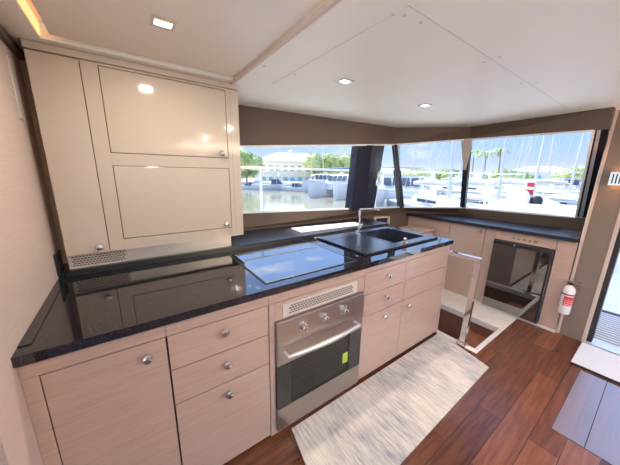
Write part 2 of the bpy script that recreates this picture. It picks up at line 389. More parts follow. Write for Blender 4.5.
m=MB(); m.box(1.222,1.238,1.097,1.76,.02,.895).box(2.289,2.305,1.097,1.76,.02,.895).box(1.222,2.305,1.748,1.76,.02,.895).box(1.222,2.305,1.097,1.76,.02,.036).box(1.238,2.289,1.11,1.125,.036,.86); m.build('carcass','gap_black',c4)
B(2.3052,2.323,YF,1.76,.004,.904,.002).build('end_panel','light_wood_side',c4)
B(1.2224,2.3046,YF,1.10,.8605,.893,.0015).build('top_rail','light_wood',c4); B(1.2224,2.3046,YF+.008,1.10,.893,.9045).build('scribe_strip','light_wood',c4)
B(1.222,2.305,1.09,1.105,0,.022).build('plinth','gap_black',c4)
for nm,x0,x1,z0,z1,kx,kz in (('drawer',1.223,1.680,.694,.8585,1.455,.798),('false_front',1.680,2.304,.694,.8585,None,0),('drawer',1.223,1.680,.528,.694,1.454,.634),('false_front',1.680,2.304,.528,.694,None,0),('drawer',1.223,1.680,.02,.528,1.452,.471),('door',1.680,2.304,.02,.528,1.751,.471)):
    d=front(c4,nm,x0,x1,z0,z1,.0023)
    if kx: knob(d,kx,YF,kz)

# countertop in black granite
ct=thing('countertop','black speckled granite countertop running along the galley cabinets','countertop',(1.0,1.5,.905))
HX0,HX1,HY0,HY1=1.735,2.215,1.235,1.685
m=MB()
m.box(-.345,HX0,1.058,2.12,.905,.940).box(HX0,HX1,1.058,HY0,.905,.940).box(HX0,HX1,HY1,1.98,.905,.940).box(HX1,2.345,1.058,1.98,.905,.940)
m.build('slab','granite',ct)
m=MB(); m.slab([(.585,1.775,.9405),(2.345,1.775,.9405),(2.345,2.180,.9405),(.585,2.236,.9405)],(0,0,.032)); m.build('back_ledge','granite_satin',ct)
B(-.3445,.584,1.775,2.2,.9405,.9725).build('back_ledge','granite',ct)
B(-.3445,-.312,1.115,1.7700,.9405,.9440,.001).build('wall_strip','granite',ct)
B(-.3105,2.345,1.7715,1.7747,.9405,.9726).build('ledge_front','black',ct)
# cooktop
ck=thing('cooktop','flush black glass cooktop set in the countertop left of the sink','cooktop',(.86,1.4,.940))
B(.532,1.178,1.128,1.668,.9402,.9440,.001).build('glass_plate','cooktop_glass',ck)
m=MB(); m.box(.523,.532,1.119,1.677,.9402,.9435).box(1.178,1.187,1.119,1.677,.9402,.9435).box(.532,1.178,1.119,1.128,.9402,.9435).box(.532,1.178,1.668,1.677,.9402,.9435); m.build('frame','black',ck)
# sink
sk=thing('kitchen_sink','black composite sink with a flat drainer on its left side','sink',(1.78,1.45,.940))
SX0,SX1,SY0,SY1,SZ0,SZ1=1.312,2.262,1.158,1.742,.9402,.9535
bx0,bx1,by0,by1=1.752,2.198,1.252,1.668
m=MB(); m.box(bx0,bx1,SY0+.012,by0,SZ0,SZ1,.003).box(bx0,bx1,by1,SY1-.012,SZ0,SZ1,.003).box(bx1,SX1,SY0+.012,SY1-.012,SZ0,SZ1,.003)
m.box(bx0-.03,bx0,SY0+.012,SY1-.012,SZ0,SZ1,.003).box(SX0+.012,bx0-.03,1.60,SY1-.012,SZ0,SZ1,.003)
m.build('sink_deck','sink_black',sk)
m=MB(); m.box(SX0,SX1,SY0,SY0+.012,SZ0,SZ1+.002,.004).box(SX0,SX1,SY1-.012,SY1,SZ0,SZ1+.002,.004).box(SX0,SX0+.012,SY0,SY1,SZ0,SZ1+.002,.004).box(SX1-.012,SX1,SY0,SY1,SZ0,SZ1+.002,.004)
m.build('rim','black',sk)
m=B(SX0+.012,bx0-.03,SY0+.012,1.60,SZ0,SZ1-.002,.002); m.build('drainer','sink_black',sk)
m=MB(); zb=.775
m.box(bx0-.006,bx0,by0,by1,zb,SZ0).box(bx1,bx1+.006,by0,by1,zb,SZ0).box(bx0,bx1,by0-.006,by0,zb,SZ0).box(bx0,bx1,by1,by1+.006,zb,SZ0).box(bx0,bx1,by0,by1,zb-.006,zb)
m.build('bowl','sink_black',sk)
MB().lathe([(.042,0),(.042,.004),(.02,.005),(.001,.005)],(1.975,1.46,zb)).build('drain','chrome',sk,True)
m=MB().lathe([(.021,0),(.021,.006),(.010,.010),(.009,.020),(.017,.026),(.018,.036),(.010,.042),(.001,.043)],(1.825,1.205,SZ1)); m.build('waste_knob','brass',sk,True)
# faucet
fc=thing('faucet','chrome L-shaped mixer faucet standing at the back of the sink','faucet',(1.80,1.70,SZ1))
MB().lathe([(.028,0),(.028,.008),(.021,.012),(.021,.06)],(1.80,1.70,SZ1)).build('base','chrome',fc,True)
MB().tube([(1.80,1.70,SZ1+.06),(1.80,1.70,1.157),(1.806,1.697,1.168)],.0125,16).build('riser','chrome',fc,True)
MB().tube([(1.792,1.703,1.170),(1.86,1.69,1.171),(1.99,1.655,1.168),(2.003,1.65,1.155)],[.015,.0115,.0105,.0105],14).build('spout','chrome',fc,True)
m=MB(); m.tube([(1.80,1.70,1.0),(1.80,1.665,1.0)],.009,12); m.tube([(1.80,1.665,.998),(1.802,1.652,1.055)],.004,10); m.build('lever','chrome',fc,True)

# oven
ov=thing('oven','built-in stainless steel oven with three knobs and a black glass door','oven',(.88,1.3,.036))
B(.558,1.200,1.082,1.60,.045,.726).build('body','steel',ov)
pn=B(.553,1.206,1.052,1.082,.583,.737,.003).build('control_panel','steel',ov)
for kx in (.714,.866,1.020):
    k=MB().lathe([(.027,0),(.027,.006),(.021,.008),(.019,.030),(.016,.033),(.001,.034)],(kx,1.052,.672),'Y',24).build('control_knob','knob_metal',ov,True)
    B(kx-.004,kx+.004,1.014,1.022,.652,.692,.001).build('pointer','chrome',k)
dr=MB(); dr.box(.553,1.206,1.056,1.080,.470,.577,.003); 
dr=dr.build('door','steel',ov)
B(.553,1.206,1.056,1.080,.036,.182,.003).build('lower_strip','steel',dr)
B(.5535,.640,1.057,1.078,.1835,.4685).build('glass_border','oven_black',dr); B(1.098,1.2055,1.057,1.078,.1835,.4685).build('glass_border','oven_black',dr)
B(.640,1.098,1.0575,1.062,.1835,.4685).build('window_glass','oven_pane',dr)
B(.640,1.098,1.0815,1.0825,.06,.50).build('inner_cavity','plate_grey',ov)
m=MB()
for z in (.30,.31,.38,.385): m.tube([(.65,1.070,z),(1.09,1.070,z+.004)],.0022,6)
m.build('oven_rack','steel',ov)
B(1.040,1.085,1.0562,1.0572,.262,.340).build('energy_sticker','sticker_green',dr)
m=MB(); pts=[]
for i in range(17):
    t=i/16; pts.append((.600+.530*t,1.012-.022*sin(pi*t),.546+.004*sin(pi*t)))
rr=[.010+.006*sin(pi*i/16) for i in range(17)]
m.tube([(.600,1.056,.546)]+pts+[(1.130,1.056,.546)],[.009]+rr+[.009],12); m.build('handle','silver_satin',dr,True)

# ------------------------------------------------------------------ wall cabinet
YU=1.76
wc=thing('wall_cabinet','glossy cream wall cabinet with one tall door and two flap doors','cabinet',(.18,2.0,1.053))
m=MB(); m.box(-.298,.662,1.782,2.2,1.055,2.010); m.build('carcass','cream_gloss',wc)
def uf(kind,x0,x1,z0,z1,g=.0016):
    return B(x0+g,x1-g,YU,YU+.021,z0+g,z1-g,.003).build(kind,'cream_gloss',wc)
d=uf('tall_door',-.298,-.1145,1.053,2.011); knob(d,-.155,YU,1.091)
# face frame round the flaps
m=MB(); m.box(-.113,-.0465,YU,YU+.021,1.053,2.011,.002).box(.5795,.662,YU,YU+.021,1.053,2.011,.002).box(-.0465,.5795,YU,YU+.021,1.053,1.1165).box(-.0465,.5795,YU,YU+.021,1.5225,1.5865).box(-.0465,.5795,YU,YU+.021,2.001,2.011)
m.build('face_frame','cream_gloss',wc)
m=MB(); m.box(-.06,.59,YU+.0205,YU+.0215,1.09,2.005); m.box(-.13,-.10,YU+.0205,YU+.0215,1.06,2.005); m.build('shadow_gap','gap_black',wc)
d=uf('flap_door',-.0455,.5785,1.5875,2.000); knob(d,.531,YU,1.616)
d=uf('flap_door',-.0455,.5785,1.1175,1.5215); knob(d,.534,YU,1.146)
B(.606,.607,YU-.0006,YU+.001,1.06,2.005).build('joint_line','slot_dark',wc)
B(-.3445,-.2985,1.93,1.945,.9735,2.011).build('filler_strip','tan_wood',wc)
B(-.298,.662,YU-.012,YU+.03,2.0125,ZC-.001,.004).build('cornice','cornice_cream',wc)
# strip between ledge and wall cabinet
bs=thing('backsplash_strip','beige metal strip with a vent grille under the wall cabinet','backsplash',(.14,1.81,.9727))
B(-.042,.580,1.80,1.812,.9728,1.0525,.001).build('panel','strip_metal',bs)
g=B(-.3,-.043,1.796,1.810,.9728,1.0525,.002).build('vent_grille','plate_cream',bs)
m=MB()
for j in range(5):
    for i in range(16-(j%2)):
        cx=-.287+.0150*(i+.5+(.5 if j%2 else 0)); cz=.985+.0122*(j+.3)
        m.box(cx-.0055,cx+.0055,1.7945,1.7965,cz-.0036,cz+.0036)
m.build('vent_slots','slot_dark',g)
# socket and plate on the left wall
so=thing('wall_socket','black square socket on the left wall just above the countertop','socket',(-.345,1.83,.95))
B(-.345,-.337,1.762,1.892,.955,1.070,.003).build('cover_plate','black',so)
B(-.338,-.335,1.785,1.869,.978,1.047,.002).build('insert','navy_grey',so)
pl=B(-.3455,-.339,1.715,1.765,1.712,1.958,.0015).build('wall_plate','plate_grey'); tag(pl,'slim pale upright plate high on the left wall beside the wall cabinet','plate')

# ------------------------------------------------------------------ fridge run
XF=3.29
def xfront(t,kind,y0,y1,z0,z1,g=.0016): return B(XF,XF+.020,y0+g,y1-g,z0+g,z1-g,.0015).build(kind,'light_wood',t)
f1=thing('fridge_housing','light wood housing cabinet round the black glass fridge','cabinet',(3.5,.80,.004))
m=MB(); m.box(3.311,3.75,.432,.447,.03,.93).box(3.311,3.75,1.139,1.154,.03,.93).box(3.735,3.75,.432,1.154,.03,.93); m.build('carcass','light_wood',f1)
xfront(f1,'side_panel',.410,.546,.034,.929); xfront(f1,'side_panel',1.056,1.154,.034,.929); xfront(f1,'vent_panel',.546,1.056,.824,.929)
B(XF-.004,XF+.03,.410,1.154,.0045,.033,.002).build('plinth','rim_white',f1)
for i,y in enumerate((.885,.845,.795,.750,.705)):
    m=MB(); r=.0075 if i!=4 else .010
    m.lathe([(r*1.5,0),(r*1.5,.0015),(r,.0018),(r,.0006),(r*.5,.0006),(r*.5,.0022),(.0005,.0024)],(XF,y,.868),'X',10)
    m.build('vent_rosette','slot_dark',f1)
f2=thing('door_cabinet','light wood cabinet with one knobbed door left of the fridge housing','cabinet',(3.5,1.35,.004))
B(3.311,3.75,1.156,1.552,.03,.93).build('carcass','light_wood',f2); d=xfront(f2,'door',1.156,1.552,.034,.929); knob(d,XF,1.200,.888,'X')
B(XF-.004,XF+.03,1.156,1.552,.0045,.033,.002).build('plinth','rim_white',f2)
f3=thing('plain_cabinet','plain light wood cabinet at the corner window end of the fridge counter','cabinet',(3.4,1.8,.004))
B(3.311,3.42,1.554,1.98,.03,.93).build('carcass','light_wood',f3); xfront(f3,'panel',1.554,2.155,.034,.929)
B(XF-.004,XF+.03,1.554,2.15,.0045,.033,.002).build('plinth','rim_white',f3)
w=MB(); w.slab([(3.255,.425,.931),(3.255,2.165,.931),(3.285,2.165,.931),(3.77,1.735,.931),(3.83,.425,.931)],(0,0,.036))
wk=w.build('worktop','granite_satin'); tag(wk,'dark stone worktop on the fridge cabinets under the front window','worktop')
# fridge
fr=thing('fridge','built-in fridge with a black mirror glass door under the front window','fridge',(3.4,.80,.036))
B(3.291,3.72,.552,1.050,.040,.818).build('body','black',fr)
d=B(3.262,3.290,.549,1.052,.037,.820,.003).build('door','fridge_glass',fr)
B(3.2605,3.263,.552,1.049,.779,.817,.0005).build('control_strip','black',d)
MB().lathe([(.006,0),(.006,.003),(.001,.004)],(3.2605,.860,.800),'X',12).build('dial','label_white',d)
B(3.252,3.262,.556,.572,.05,.775,.003).build('handle','black',d)
# small wooden locker behind the counter end
lk=thing('wooden_locker','low light wood locker standing between the counter end and the corner','locker',(3.05,1.75,.004))
B(2.96,3.25,1.74,2.05,.006,.79,.004).build('body','light_wood',lk); B(2.945,3.255,1.725,2.06,.791,.812,.004).build('lid','light_wood',lk)
# niche in the port wall behind the sink
nz=thing('wall_niche','small black vent niche with a pale wood frame behind the sink','niche',(2.7,2.10,.83))
n0=V((2.560,2.172,.868)); ux=V((.27,-.0071,-.014)); uz=V((0,0,.092)); off=V((-.001,-.018,0))
MB().hexa([n0+off*.3,n0+ux+off*.3,n0+ux+uz+off*.3,n0+uz+off*.3],[n0,n0+ux,n0+ux+uz,n0+uz]).build('opening','gap_black',nz)
m=MB()
bar(m,n0+off,n0+ux+off,uz,.018,V((0,.012,0)));bar(m,n0+uz+off,n0+ux+uz+off,uz,.018,V((0,.012,0)));bar(m,n0+off-uz*.07,n0+uz*1.07+off,ux,.026,V((0,.012,0)));bar(m,n0+ux+off-uz*.07,n0+ux+uz*1.07+off,ux,.026,V((0,.012,0)))
m.build('frame','tan_wood',nz)

# handrail at the stairwell
hr=thing('handrail','polished steel handrail post with a top bar at the stairwell','handrail',(2.342,.85,.004))
MB().hexa([V((2.322,.828,.012)),V((2.362,.828,.012)),V((2.362,.872,.012)),V((2.322,.872,.012))],[V((2.322,.812,.797)),V((2.362,.812,.797)),V((2.362,.856,.797)),V((2.322,.856,.797))]).build('post','steel_polished',hr)
B(2.324,2.360,.812,1.0745,.798,.834,.004).build('top_bar','chrome',hr)
B(2.300,2.384,.812,.888,.0045,.012,.002).build('base_flange','chrome',hr)
# extinguisher on the bulkhead edge
ex=thing('fire_extinguisher','small white fire extinguisher with a red label on the bulkhead edge','fire extinguisher',(3.268,.392,.24))
exx,exy=3.268,.386
MB().lathe([(.030,0),(.041,.006),(.044,.016),(.044,.235),(.040,.258),(.027,.276),(.016,.282),(.015,.292)],(exx,exy,.24),'Z',28).build('cylinder','extinguisher_white',ex,True)
def arc_patch(r,z0,z1,a0,a1,mat,name,n=12):
    m=MB(); a=[]; b=[]
    for i in range(n+1):
        t=a0+(a1-a0)*i/n; a.append((exx+r*cos(t),exy+r*sin(t)))
    for (p,q) in zip(a,a[1:]):
        m.hexa([V((*p,z0)),V((*q,z0)),V((*q,z1)),V((*p,z1))],[V((exx+(p[0]-exx)*.97,exy+(p[1]-exy)*.97,z0)),V((exx+(q[0]-exx)*.97,exy+(q[1]-exy)*.97,z0)),V((exx+(q[0]-exx)*.97,exy+(q[1]-exy)*.97,z1)),V((exx+(p[0]-exx)*.97,exy+(p[1]-exy)*.97,z1))])
    return m.build(name,mat,ex)
arc_patch(.0452,.335,.425,R(158),R(262),'label_red','red_label')
arc_patch(.0452,.290,.325,R(175),R(245),'label_white','small_label')
l=arc_patch(.0456,.345,.350,R(168),R(252),'label_white','label_line'); l=arc_patch(.0456,.365,.369,R(168),R(252),'label_white','label_line'); arc_patch(.0456,.385,.389,R(168),R(252),'label_white','label_line')
arc_patch(.0465,.437,.449,0,2*pi,'rubber','strap',28)
m=MB(); m.box(exx-.016,exx+.016,exy-.016,exy+.016,.532,.556,.004); m.build('valve','rubber',ex)
m=MB(); m.box(exx-.02,exx+.012,exy-.075,exy+.045,.562,.570,.003); m.slab([(exx-.012,exy-.06,.548),(exx+.012,exy-.06,.548),(exx+.012,exy+.02,.552),(exx-.012,exy+.02,.552)],(0,0,.006)); m.build('squeeze_handle','steel',ex)
m=MB(); m.box(exx+.045,3.329,exy-.014,exy+.012,.28,.52,.002); m.build('wall_bracket','rubber',ex)

# wall lamp
wl=thing('wall_lamp','small chrome wall lamp glowing warm on the taupe bulkhead','lamp',(3.33,.285,1.44))
B(3.318,3.33,.245,.325,1.455,1.545,.002).build('backplate','chrome',wl)
m=MB(); m.box(3.262,3.272,.236,.3295,1.446,1.554,.001).box(3.2721,3.33,.236,.240,1.446,1.554).box(3.2721,3.33,.3255,.3295,1.446,1.554)
m.build('shade','chrome',wl)
m=MB()
for i in range(4): m.box(3.2605,3.2618,.248+.0195*i,.256+.0195*i,1.462,1.538)
m.build('shade_slots','rubber',wl)
B(3.290,3.310,.262,.305,1.47,1.53,.003).build('bulb','sconce_glow',wl)

# cream slabs standing in for the bright light patches behind the cooktop
o=MB().slab([(1.258,2.085,.9730),(2.02,1.995,.9730),(2.0,1.845,.9730),(1.245,1.885,.9730)],(0,0,.006)).build('light_patch_slab','light_patch_cream'); tag(o,'flat cream slab standing in for the sunlit patch on the black ledge under the side window','board')
o=MB().slab([(1.31,1.7705,.9405),(1.99,1.7705,.9405),(1.99,1.7455,.9405),(1.31,1.7455,.9405)],(0,0,.004)).build('light_patch_strip','light_patch_cream'); tag(o,'narrow cream strip between the black ledge and the sink','strip')
# rug, door mat, floor hatches
rg=MB(); rg.slab([(.640,1.048,0.0005),(2.335,1.055,0.0005),(2.205,.585,0.0005),(.545,.548,0.0005)],(0,0,.009))
ro=rg.build('rug','rug'); tag(ro,'cream runner rug with grey blue streaks in front of the oven','rug')
dm=thing('door_mat','pale grey door mat with a dark edge lying at the doorway','mat',(3.05,-.1,.0005))
B(2.84,3.292,-.52,.225,.0008,.014,.004).build('backing','rubber',dm); B(2.844,3.288,-.516,.221,.0145,.019,.002).build('pile','mat_white',dm)
fh=thing('floor_hatch','dark wooden floor hatch shining with sky light near the doorway','hatch',(2.3,-.2,.0005))
B(1.955,2.805,-.62,.156,.0004,.0012).build('surround','gap_black',fh)
m=B(1.959,2.801,.0135,.1525,.0005,.0024); m.build('hatch_panel','walnut_hatch',fh); B(1.959,2.801,-.30,.0095,.0005,.0024).build('hatch_panel','walnut_hatch',fh); B(1.959,2.801,-.616,-.304,.0005,.0024).build('hatch_panel','walnut_hatch',fh)

# ------------------------------------------------------------------ ceiling lights
def spot(x,y,z,label,group='square recessed ceiling spotlights',power=0,s=.042,l=(.026,.018)):
    t=thing('ceiling_spotlight',label,'ceiling light',(x,y,z),group)
    m=MB(); m.box(x-s,x+s,y-s,y-l[1]-.004,z-.005,z-.0003,.0015).box(x-s,x+s,y+l[1]+.004,y+s,z-.005,z-.0003,.0015).box(x-s,x-l[0]-.004,y-l[1]-.004,y+l[1]+.004,z-.005,z-.0003).box(x+l[0]+.004,x+s,y-l[1]-.004,y+l[1]+.004,z-.005,z-.0003)
    m.build('bezel','chrome_soft',t); B(x-l[0]-.003,x+l[0]+.003,y-l[1]-.003,y+l[1]+.003,z-.004,z-.0003).build('lens','lamp_glow',t)
    return t
spot(.190,1.27,ZC+.012,'square ceiling spotlight in the raised cream panel over the counter')
spot(1.150,1.275,ZC,'square spotlight in the white ceiling nearer the wall cabinet')
spot(2.020,1.28,ZC,'square spotlight in the white ceiling nearer the corner window')
led=B(TX0+.0005,TX0+.006,-1.0,TY1-.006,ZC+.010,ZC+.058).build('led_strip','led_warm'); tag(led,'glowing warm light strip along the left edge of the raised ceiling panel','light strip')
led=B(TX0+.008,TX1-.01,TY1-.006,TY1-.0005,ZC+.044,ZC+.056).build('led_strip','led_soft'); tag(led,'warm light strip along the back edge of the raised ceiling panel above the wall cabinet','light strip')
capl=['first small screw cap beside the ceiling joint nearest the camera','second small screw cap beside the ceiling joint nearest the camera','small ceiling screw cap below the first joint pair','small ceiling screw cap at the middle of the joint, doorway side','small ceiling screw cap at the middle of the joint, window side','small ceiling screw cap at the far end of the joint, window side','small ceiling screw cap at the far end of the joint, doorway side','small ceiling screw cap left of the spotlight nearer the wall cabinet','small ceiling screw cap close to the beige ceiling batten','small ceiling screw cap at the corner of the wall cabinet']
for (x,y),l in zip(((.828,.685),(.865,.665),(.950,.656),(1.497,.592),(1.499,.660),(1.988,.651),(2.038,.589),(.853,1.367),(.665,1.372),(.690,1.88)),capl):
    o=MB().lathe([(.0072,-.002),(.0072,-.0002)],(x,y,ZC)).build('ceiling_screw_cap','cap_grey'); tag(o,l,'screw cap','screw caps on the ceiling')

# ------------------------------------------------------------------ outside: own boat
dk=MB(); dk.box(3.45,6.8,-3.2,.70,-.10,-.01)
struct('floor_cockpit',dk,'gelcoat','white cockpit sole outside the doorway')
gt=thing('deck_grating','slatted pale deck grating just outside the doorway','grating',(3.75,-.2,-.009))
k=0
m=MB(); m.box(3.475,4.40,-.9,.30,-.0095,.0005); m.build('tray','rubber',gt)
for i in range(14):
    x0=3.48+i*.060; B(x0,x0+.042,-.9,.30,.0008,.004,.001).build('slat','slat_pale',gt)
cr=MB(); cr.box(3.98,6.4,.70,2.0,.0,1.00,.06,3); struct('wall_coachroof',cr,'gelcoat','white foredeck outside the front window')
cr=MB(); cr.box(6.4,7.2,-3.2,2.6,-.3,.85,.05,3); struct('wall_foredeck',cr,'gelcoat','white bow deck')
sd=MB(); sd.box(-1.5,3.4,2.42,3.30,.55,.80).box(-6,-.9,-5,3.0,-.25,-.02).box(3.4,6.4,2.1,3.2,.4,.8); struct('floor_sidedeck',sd,'gelcoat','white side deck')
rf=MB(); rf.box(-.9,1.25,2.26,3.02,2.06,2.16).slab([(2.35,2.26,2.06),(2.35,3.0,2.06),(4.3,3.0,2.06),(4.4,1.5,2.06),(3.3,1.5,2.06)],(0,0,.10)).box(-.9,3.3,-2.9,2.26,ZC+.101,ZC+.16); struct('ceiling_hardtop',rf,'gelcoat','hardtop of the boat')  # side overhang and corner brow are unseen, shaped to block the sun
gr=thing('guard_rail','slim white guard rail with upright stanchions along the side deck','rail',(1.5,3.2,.8))
rp=[(-1.2,3.2,1.56),(3.2,3.2,1.56),(5.0,2.75,1.56),(6.9,1.9,1.56)]
MB().tube(rp,.014,10).build('top_rail','rail_white',gr,True)
for x,y in ((1.47,3.2),(3.6,3.1),(6.1,2.25)):
    MB().tube([(x,y,.8),(x,y,1.56)],.017,10).build('stanchion','rail_white',gr,True)

# ------------------------------------------------------------------ outside: the marina
ZW=-1.5
def water_mat():
    m,t,out=nt('water'); b=bsdf(t,out,(.26,.25,.17),.06,ior=1.33)
    tc=t.nodes.new('ShaderNodeTexCoord'); n=t.nodes.new('ShaderNodeTexNoise'); n.inputs['Scale'].default_value=1.1; n.inputs['Detail'].default_value=3
    t.links.new(tc.outputs['Object'],n.inputs['Vector'])
    bp=t.nodes.new('ShaderNodeBump'); bp.inputs['Strength'].default_value=.25; bp.inputs['Distance'].default_value=.08
    t.links.new(n.outputs['Fac'],bp.inputs['Height']); t.links.new(bp.outputs[0],b.inputs['Normal'])
water_mat()
plain('quay',(.62,.56,.48),.9,var=.25,scale=2); plain('sand',(.60,.54,.44),.9,var=.2,scale=1)
plain('house_wall',(.80,.72,.52),.8); plain('house_roof',(.86,.85,.83),.7); plain('house_window',(.16,.36,.36),.2)
plain('roof_grey',(.50,.50,.50),.7); plain('leaf_green',(.30,.42,.12),.7,var=.5,scale=6); plain('leaf_light',(.50,.56,.18),.7,var=.4,scale=6)
plain('bark',(.30,.22,.15),.9); plain('palm_green',(.30,.40,.14),.6,var=.4,scale=4)
plain('hull_white',(.60,.61,.62),.25); plain('hull_grey',(.55,.58,.60),.3); plain('boat_window',(.04,.05,.07),.1); plain('canvas_blue',(.06,.20,.52),.8)
plain('sail_white',(.72,.72,.70),.8); plain('canvas_cream',(.66,.58,.46),.8); plain('mast_metal',(.66,.66,.66),.35,metal=.2); plain('stone_pink',(.50,.38,.32),.9,var=.3,scale=1.5)
def water():
    o=B(-120,260,-160,260,ZW-.3,ZW).build('water','water'); tag(o,'marina water',None,None,'structure')
water()
def pol(az,d): return V((d*cos(R(az)),d*sin(R(az)),0))
# shore behind the boats
m=MB(); pts=[pol(a,d) for a,d in ((100,62),(85,60),(70,57),(58,58),(46,62),(36,70),(24,74),(12,74),(0,72),(-14,70))]
far=[pol(a,170) for a in (-14,0,12,24,36,46,58,70,85,100)]
m.slab([(p.x,p.y,ZW-.4) for p in pts+far],(0,0,1.25)); struct('ground_shore',m,'sand','sandy quay behind the moored boats')

def house(az,d,rot,w,dp,h,rh,label,wallm,roofm,nwin,storeys=1):
    p=pol(az,d); p.z=-.65
    t=thing('house',label,'house',tuple(p)); t.rotation_euler.z=R(rot); t['o']=(0,0,0)
    B(-w/2,w/2,-dp/2,dp/2,0,h).build('wall',wallm,t)
    m=MB(); e=.6
    m.hexa([(-w/2-e,-dp/2-e,h),(w/2+e,-dp/2-e,h),(w/2+e,dp/2+e,h),(-w/2-e,dp/2+e,h)],[(-w/2+dp*.45,-.1,h+rh),(w/2-dp*.45,-.1,h+rh),(w/2-dp*.45,.1,h+rh),(-w/2+dp*.45,.1,h+rh)])
    m.build('roof',roofm,t)
    for s in range(storeys):
        for i in range(nwin):
            x=-w/2+w*(i+.5)/nwin; z=h-1.9-s*2.9; f=B(x-.62,x+.62,-dp/2-.08,-dp/2-.002,z-.75,z+.75).build('window','hull_white',t)
            B(x-.5,x+.5,-dp/2-.11,-dp/2-.082,z-.63,z+.63).build('pane','house_window',f)
    return t
house(58.5,74,-31.5,17,9,5.2,2.3,'pale yellow two storey house with a white hip roof beyond the water','house_wall','house_roof',9,2)
house(66.8,96,-23,9,8,4.6,1.8,'lower cream house with a white roof behind the bushy tree','house_wall','house_roof',4)
house(38.0,96,-52,15,9,3.4,1.6,'long low house with a grey roof beside the black pillar','house_wall','roof_grey',6)
house(13.5,110,-76,14,9,4.0,1.5,'distant low house with a white roof in the front window','hull_grey','house_roof',5)
def tree(az,d,h,cw,ch,seed,label,leaf,n=900):
    rnd=random.Random(seed); p=pol(az,d); p.z=-.65
    t=thing('tree',label,'tree',tuple(p)); t['o']=(0,0,0)
    MB().tube([(0,0,0),(.15,.1,h*.45),(0,.1,h*.8)],[.22,.16,.06],8).build('trunk','bark',t)
    m=MB(); lobes=[(V((rnd.uniform(-.32,.32)*cw,rnd.uniform(-.32,.32)*cw,h-ch/2+rnd.uniform(-.3,.3)*ch)),rnd.uniform(.22,.36)) for _ in range(11)]
    for c,s in lobes:
        for _ in range(n//11):
            u=V((rnd.gauss(0,1),rnd.gauss(0,1),rnd.gauss(0,1))).normalized()
            q=c+V((u.x*cw*s,u.y*cw*s,u.z*ch*s))*rnd.uniform(.8,1.05); a=V((rnd.gauss(0,1),rnd.gauss(0,1),rnd.gauss(0,1))).normalized()*.42; b=u.cross(a).normalized()*.30
            vs=[m.bm.verts.new(x) for x in (q-a,q+b,q+a,q-b)]; m.bm.faces.new(vs)
        r=bmesh.ops.create_icosphere(m.bm,subdivisions=2,radius=1,matrix=Matrix.Translation(c)@Matrix.Diagonal((cw*s*.86,cw*s*.86,ch*s*.86,1)))
        for v in r['verts']: v.co+=V((rnd.uniform(-.2,.2),)*3)
    m.build('crown',leaf,t); return t
tree(68.3,60,7.0,6.4,6.0,1,'large bushy green tree at the left edge of the side window','leaf_green',1300)
tree(53.8,66,7.2,5.2,5.2,2,'green tree right of the yellow house','leaf_light')
tree(50.6,68,6.9,5.0,5.0,3,'rounded green tree second to the right of the yellow house','leaf_light')
tree(46.3,70,6.6,5.6,4.6,4,'yellow green tree just left of the black pillar','leaf_light')
tree(41.3,74,6.0,4.5,4.0,5,'yellow green tree hidden partly by the black pillar','leaf_light')
tree(32.2,82,3.9,7.5,3.6,6,'low wide green bush left of centre in the corner window','leaf_light')
tree(27.5,84,4.1,5.5,3.4,7,'low green bush right of centre in the corner window','leaf_green')
tree(18.0,84,3.9,8,3.2,8,'low green bush under the palms in the front window','leaf_light')
tree(15.6,86,3.3,5,2.8,9,'smaller green bush right of the palms in the front window','leaf_green')
tree(9.6,88,4.6,7,3.6,10,'yellow green bush at the right end of the front window','leaf_light')
def palm(az,d,h,seed,label):
    rnd=random.Random(seed); p=pol(az,d); p.z=-.65
    t=thing('palm_tree',label,'palm tree',tuple(p),'palms behind the marina'); t['o']=(0,0,0)
    MB().tube([(0,0,0),(.12,.2,h*.5),(.05,.5,h)],[.2,.15,.12],8).build('trunk','bark',t)
    m=MB(); top=V((.05,.5,h))
    for i in range(17):
        a=2*pi*i/17+rnd.uniform(-.2,.2); L=rnd.uniform(2.0,2.7); up=rnd.uniform(.0,.9); prev=None
        for k in range(8):
            s=k/7; c=top+V((cos(a)*L*s,sin(a)*L*s,up*s*1.4-1.9*s*s)); w=.34*(1-s*.75)*(.4 if k==0 else 1); sd=V((-sin(a),cos(a),0))*w
            cur=(c-sd-V((0,0,w*.5)),c,c+sd-V((0,0,w*.5)))
            cur=[m.bm.verts.new(x) for x in cur]
            if prev: m.bm.faces.new((prev[0],prev[1],cur[1],cur[0])); m.bm.faces.new((prev[1],prev[2],cur[2],cur[1]))
            prev=cur
    m.build('fronds','palm_green',t)
palm(22.9,84,8.9,1,'leftmost palm tree of the three in the front window')
palm(21.0,82,8.4,2,'middle palm tree of the three in the front window')
palm(18.9,80,8.8,3,'rightmost palm tree of the three in the front window')
# stone breakwater and dock
m=MB(); a,b=pol(36,58),pol(2,58); m.slab([(a.x,a.y,ZW-.3),(b.x,b.y,ZW-.3),(b.x+2,b.y,ZW-.3),(a.x+2,a.y+1,ZW-.3)],(0,0,2.1)); o=m.build('breakwater','stone_pink'); tag(o,'low pinkish stone quay wall behind the boats in the front window','quay')
m=MB(); a,b=pol(72,50),pol(44,52); m.slab([(a.x,a.y,ZW+.25),(b.x,b.y,ZW+.25),(b.x+1,b.y+1.2,ZW+.25),(a.x+.4,a.y+1.4,ZW+.25)],(0,0,.25)); o=m.build('floating_dock','quay'); tag(o,'pale floating dock behind the boats in the side window','dock')

